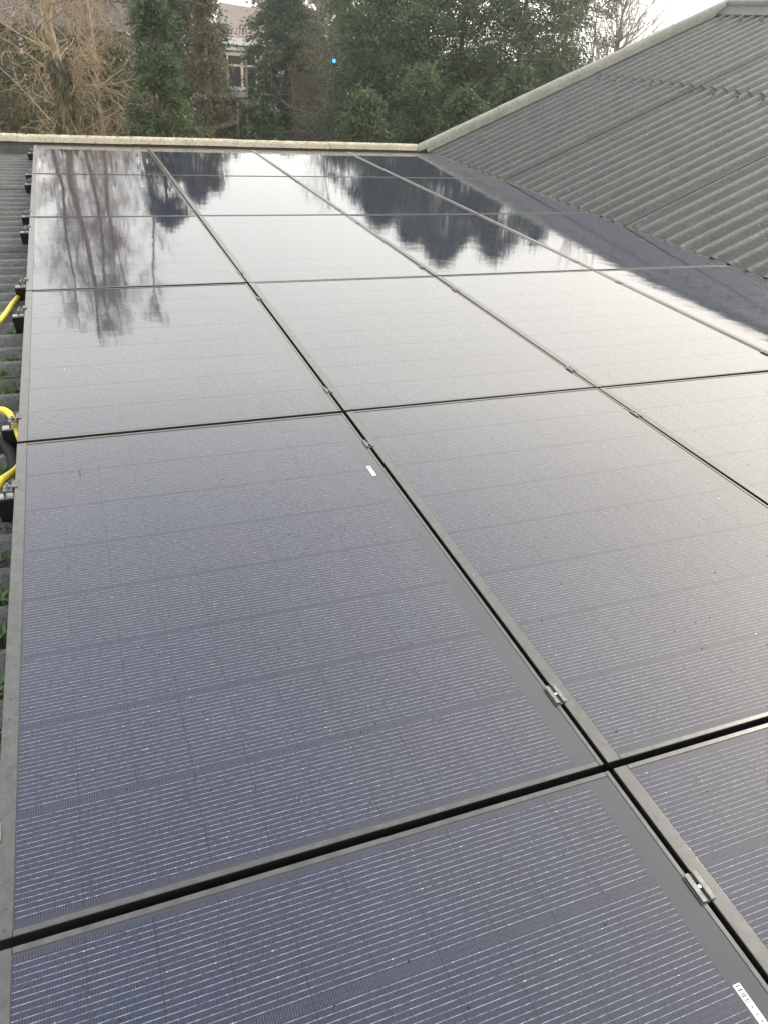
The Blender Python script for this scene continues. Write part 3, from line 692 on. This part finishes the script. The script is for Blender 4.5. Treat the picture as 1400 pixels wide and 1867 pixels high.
def bare(name, label, az, dist, H, seed, m, spread=.55, r0=.11, nlimb=26, t0=.22, droop=0.0, group=None, lean=(0, 0), twigs=5, updir=.7, pr=None, leaves=None, ivy=False, limbr=.17):
    rs = np.random.default_rng(seed); t = tag(empty(name, at(az, dist)), label, 'tree', group)
    q = MB(); tips = []
    trunk = []; n = 9
    for k in range(n+1):
        s = k/n; trunk.append(np.array([lean[0]*s*H + rs.normal(0, .05)*s*2, lean[1]*s*H + rs.normal(0, .05)*s*2, s*H]))
    tr = MB(); tr.tube([tuple(p) for p in trunk], [r0*(1 - .93*(k/n)**.9) + .006 for k in range(n+1)], 8)
    def grow(p, d, l, r_, depth):
        pts = [p]; rad = [r_]; n_ = 4; q0 = p.copy(); dd = d/np.linalg.norm(d)
        for k in range(n_):
            dd = dd + rs.normal(0, .14, 3) + np.array([0, 0, (.10 if depth < 2 else .02) - droop*.22*(depth > 0)])
            dd /= np.linalg.norm(dd); q0 = q0 + dd*l/n_; pts.append(q0.copy()); rad.append(max(.0035, r_*(1 - .78*(k+1)/n_)))
        q.tube([tuple(x) for x in pts], rad, 5 if depth == 0 else 3, cap=False)
        tips.append(pts[-1])
        if depth < 2:
            for k in range(twigs if depth == 0 else twigs-1):
                i = rs.integers(1, n_+1); f = rs.random(); pp = pts[i-1]*(1-f) + pts[i]*f
                v = dd + rs.normal(0, .75, 3); v[2] += .15 - droop*.5
                grow(pp, v, l*rs.uniform(.35, .65), max(.004, rad[i]*.6), depth+1)
    for _ in range(nlimb):
        s = rs.uniform(t0, .97); k = min(n-1, int(s*n)); f = s*n - k; p = trunk[k]*(1-f) + trunk[k+1]*f
        a = rs.uniform(0, 6.28); out = np.array([math.cos(a), math.sin(a), rs.uniform(.2, 1.2)*updir])
        l = spread*2.6*(1.15 - s)*rs.uniform(.5, 1.15) + .15
        grow(p, out, l, r0*limbr*(1.05 - s) + .005, 0)
    tr.build('trunk', M[m if not ivy else 'bark_tan'], t, True); q.build('branches', M[m], t, False)
    if leaves:
        C = np.array(tips)[rs.integers(0, len(tips), leaves[1])] + rs.normal(0, .10, (leaves[1], 3))
        if leaves[2]: C = C[(C[:, 0] > leaves[2])]
        link('leaves', quads_mesh('leaves', leaf_quads(C, rs.normal(size=(len(C), 3)) - [0, 0, .6], .055, .03, rs), M[leaves[0]]), t)
    if ivy:
        N = 2600; s = rs.random(N)*.62; a = rs.uniform(0, 6.28, N); k = np.minimum(n-1, (s*n).astype(int)); f = (s*n - k)[:, None]; T_ = np.array(trunk)
        P = T_[k]*(1-f) + T_[k+1]*f; rr = r0*1.25*(1 - .5*s); C = P + np.stack([np.cos(a)*rr, np.sin(a)*rr, np.zeros(N)], 1)
        link('ivy_stems', quads_mesh('ivy_stems', leaf_quads(C, np.stack([np.cos(a)*.3, np.sin(a)*.3, -np.ones(N)], 1) + rs.normal(0, .3, (N, 3)), .16, .03, rs), M['leaf_bamboo']), t)
    return t
GB = 'leafless trees beyond the verge'
bare('bare_tree', 'leafless tan-twigged tree with ivy-clad trunk at the far left', -.35, 13.5, zrefl(19.5, 13.5) - GZ, 31, 'bark_tan', spread=.60, r0=.13, nlimb=85, t0=.30, droop=.75, group=GB, lean=(.035, 0), twigs=6, updir=.6, leaves=('leaf_rust', 1300, .35), ivy=True)
bare('bare_tree', 'slim grey leafless tree rising behind the ivy-clad tree', -.9, 19, zrefl(18.5, 19) - GZ, 32, 'bark_grey', spread=.62, r0=.085, nlimb=60, t0=.35, group=GB, lean=(.02, 0), twigs=6)
bare('bare_tree', 'slim leafless tree just right of the ivy-clad trunk', 1.4, 20, zrefl(19.5, 20) - GZ, 33, 'bark_grey', spread=.62, r0=.085, nlimb=60, t0=.35, group=GB, lean=(.01, .01), twigs=6)
bare('bare_tree', 'leafless tree between the ivy-clad tree and the pointed conifer', 2.6, 17, zrefl(17.0, 17) - GZ, 34, 'bark_tan', spread=.50, r0=.06, nlimb=50, t0=.28, droop=.5, group=GB, leaves=('leaf_rust', 700, 0), twigs=6)
bare('bare_tree', 'tall thin leafless tree behind the pointed conifer', 5.0, 22, zrefl(18.5, 22) - GZ, 35, 'bark_grey', spread=.55, r0=.08, nlimb=50, t0=.4, group=GB, twigs=6)
bare('bare_tree', 'thin leafless tree between the slim ones, farther back', 2.4, 25, zrefl(19, 25) - GZ, 38, 'bark_grey', spread=.70, r0=.08, nlimb=55, t0=.4, group=GB, twigs=6)
bare('bare_tree', 'pale leafless tree fanning out over the grey verge at top right', 33.4, 20, 6.6, 36, 'bark_pale', spread=1.55, r0=.13, nlimb=54, limbr=.34, t0=.55, group=GB, lean=(.13, 0), updir=1.5, twigs=5)
bare('bare_tree', 'thin pale leafless tree between the blue-green conifer and big evergreens', 17.2, 21, ztop(4, 21) - GZ, 37, 'bark_pale', spread=.6, r0=.05, nlimb=30, t0=.4, group=GB, droop=.3)

# far-off wood that reads as one mass
C, D = [], []
rs = np.random.default_rng(77)
for az in list(np.arange(-24, 8.6, 1.7)) + list(np.arange(14.2, 36, 1.6)):
    d = rs.uniform(44, 56); H = ztop(rs.uniform(1.2, 3.4) if az < 20 else rs.uniform(-1.6, -.4), d) - GZ
    c, dd = crown(rs, H, .5, rs.uniform(1.7, 2.6), 'column', 120, 34, .3, .14, .4, .6); C.append(c + at(az, d)); D.append(dd)
C = np.concatenate(C); D = np.concatenate(D)
tag(link('woodland', quads_mesh('woodland', leaf_quads(C, D, .30, .15, rs), M['leaf_olive'])), 'far wood of mixed trees filling the gaps between the nearer trees', 'woodland', kind='stuff')

# ------------------------------------------------------------------ buildings and garden structures beyond the verge
def frame_at(az, dist):
    """empty facing the camera at a bearing: local x to the right, y away"""
    return empty, at(az, dist), -math.radians(az)
p0 = at(11.75, 42); 
house = tag(empty('house', p0, (0, 0, -math.radians(14))), 'pale house with brown roof and cream windows in the gap between conifers', 'house')
q = MB(); q.box(-1.15, 1.5, 0, 6, 0, ztop(-.85, 42) - GZ); q.build('wall', M['render_wall'], house)
zt = ztop(-.85, 42) - GZ
q = MB(); q.add([(-1.35,-.35,zt),(1.7,-.35,zt),(1.7,6.3,zt),(-1.35,6.3,zt),(-1.25,3.2,zt+1.35),(1.6,3.2,zt+1.15)], [(0,1,5,4),(2,3,4,5),(0,4,3),(1,2,5),(3,2,1,0)]); q.build('roof', M['tile'], house)
q = MB(); q.box(-1.33, 1.68, -.44, -.36, zt-.30, zt-.01); q.build('fascia', M['white'], house)
q = MB(); q.box(-1.33, 1.68, -.22, -.003, zt-.52, zt-.38); q.build('gutter', M['white'], house)
for k, xc in enumerate((-.1,)):
    w = MB(); a0, a1, b0, b1 = xc-.75, xc+.75, zt-2.15, zt-.62
    w.box(a0, a0+.12, -.09, -.004, b0, b1); w.box(a1-.12, a1, -.09, -.004, b0, b1); w.box(a0+.12, a1-.12, -.09, -.004, b0, b0+.14); w.box(a0+.12, a1-.12, -.09, -.004, b1-.12, b1)
    w.box(xc-.06, xc+.06, -.085, -.004, b0+.14, b1-.12); w.box(a0+.12, xc-.06, -.08, -.004, b1-.55, b1-.47); w.box(xc+.06, a1-.12, -.08, -.004, b1-.55, b1-.47)
    f_ = w.build('window', M['cream'], house); g = MB(); g.box(a0+.1, a1-.1, -.03, -.002, b0+.1, b1-.1); g.build('pane', M['pane'], f_)

p0 = at(.6, 31)
h2 = tag(empty('house', p0, (0, 0, -math.radians(4))), 'brown brick house with white window half hidden behind the bare tree', 'house')
zt = ztop(-1.0, 31) - GZ
q = MB(); q.box(-1.6, 2.2, 0, 5, 0, zt); q.build('wall', M['brick'], h2)
q = MB(); q.add([(-1.8,-.3,zt),(2.4,-.3,zt),(2.4,5.3,zt),(-1.8,5.3,zt),(-1.8,2.5,zt+.8),(2.4,2.5,zt+.8)], [(0,1,5,4),(2,3,4,5),(0,4,3),(1,2,5),(3,2,1,0)]); q.build('roof', M['timber'], h2)
for xc in (-.75, .35):
    w = MB(); a0, a1, b0, b1 = xc-.40, xc+.40, zt-1.55, zt-.35
    w.box(a0, a0+.07, -.06, -.004, b0, b1); w.box(a1-.07, a1, -.06, -.004, b0, b1); w.box(a0+.07, a1-.07, -.06, -.004, b0, b0+.07); w.box(a0+.07, a1-.07, -.06, -.004, b1-.07, b1); w.box(xc-.03, xc+.03, -.055, -.004, b0+.07, b1-.07)
    f_ = w.build('window', M['white'], h2); g = MB(); g.box(a0+.05, a1-.05, -.03, -.002, b0+.05, b1-.05); g.build('pane', M['pane'], f_)

# dark shed with posts below the house
p0 = at(10.3, 20)
sh = tag(empty('shed', p0, (0, 0, -math.radians(10.3))), 'dark slatted shed with pale posts and sloping brace below the house', 'shed')
zt = ztop(-4.2, 20) - GZ
for k in range(9): 
    b = MB(); b.box(-.62+k*.125, -.62+k*.125+.118, 0, .025, 0, zt-.12-.002*k); b.build('board', M['shed'], sh)
q = MB(); q.box(-.66, .55, .03, 1.6, 0, zt-.15); q.build('wall', M['shed'], sh)
q = MB(); q.add([(-.68,-.15,zt-.10),(.58,-.15,zt-.02),(.58,1.4,zt-.02),(-.68,1.4,zt-.10),(-.68,-.15,zt-.05),(.58,-.15,zt+.03),(.58,1.4,zt+.03),(-.68,1.4,zt-.05)], [(3,2,1,0),(4,5,6,7),(0,1,5,4),(1,2,6,5),(2,3,7,6),(3,0,4,7)]); q.build('roof', M['shed'], sh)
for x in (-.70, .30, .52):
    b = MB(); b.box(x, x+.05, -.145, -.095, 0, zt + (.75 if x > .4 else -.12)); b.build('post', M['timber_grey'], sh)
b = MB(); b.bar((-.66, -.19, zt-.75), (.32, -.19, zt-.48), .05, .09); b.build('brace', M['timber_grey'], sh)

# brown slatted fence panel between the conifers, with a small lit blue sign beside it
p0 = at(16.7, 23)
fe = tag(empty('fence', p0, (0, 0, -math.radians(16.7))), 'tall brown slatted timber screen between the blue-green conifer and big evergreens', 'fence')
zt = ztop(-2.2, 23) - GZ
for k in range(int((zt-.3)/.155)):
    b = MB(); x0 = -.75 + RND.uniform(-.01, .01); b.box(x0, x0+1.5, -.012 - RND.uniform(0, .006), .012, .2+k*.155, .2+k*.155+.138); b.build('slat', M['timber'], fe)
for x in (-.72, -.02, .66):
    b = MB(); b.box(x, x+.08, .014, .09, 0, zt+.02); b.build('post', M['timber'], fe)
p0 = at(17.5, 18.2); zz = ztop(-1.75, 18.2)
sg = tag(empty('sign', (p0[0], p0[1], zz), (0, 0, -math.radians(17.7))), 'tiny lit blue sign between the brown timber screen and the evergreens', 'sign')
b = MB(); b.box(-.034, .034, -.02, .0, -.034, .034); bevel(b.mesh('x'), .001); b.build('sign_face', M['blue'], sg)
b = MB(); b.box(-.06, .06, .001, .05, -.06, .06); b.build('sign_case', M['shed'], sg)
b = MB(); b.box(-.014, .014, -.024, -.0205, -.012, .016) ; b.build('sign_mark', M['white'], sg)
b = MB(); b.box(-.025, .025, .051, .10, GZ - zz, .07); b.build('post', M['shed'], sg)

# ------------------------------------------------------------------ thin winter haze
hm = bpy.data.materials.new('haze'); hm.use_nodes = True; nt = hm.node_tree
for n_ in list(nt.nodes):
    if n_.type != 'OUTPUT_MATERIAL': nt.nodes.remove(n_)
pv = nt.nodes.new('ShaderNodeVolumePrincipled'); pv.inputs['Color'].default_value = (0.95, 0.95, 0.93, 1); pv.inputs['Density'].default_value = 0.0017; pv.inputs['Anisotropy'].default_value = 0.55
nt.links.new(pv.outputs[0], nt.nodes['Material Output'].inputs['Volume'])
mb = MB(); mb.box(-195, 195, -195, 195, GZ - 1, 14)
tag(mb.build('haze', hm), 'thin pale haze in the air over the whole garden', 'haze', kind='stuff')
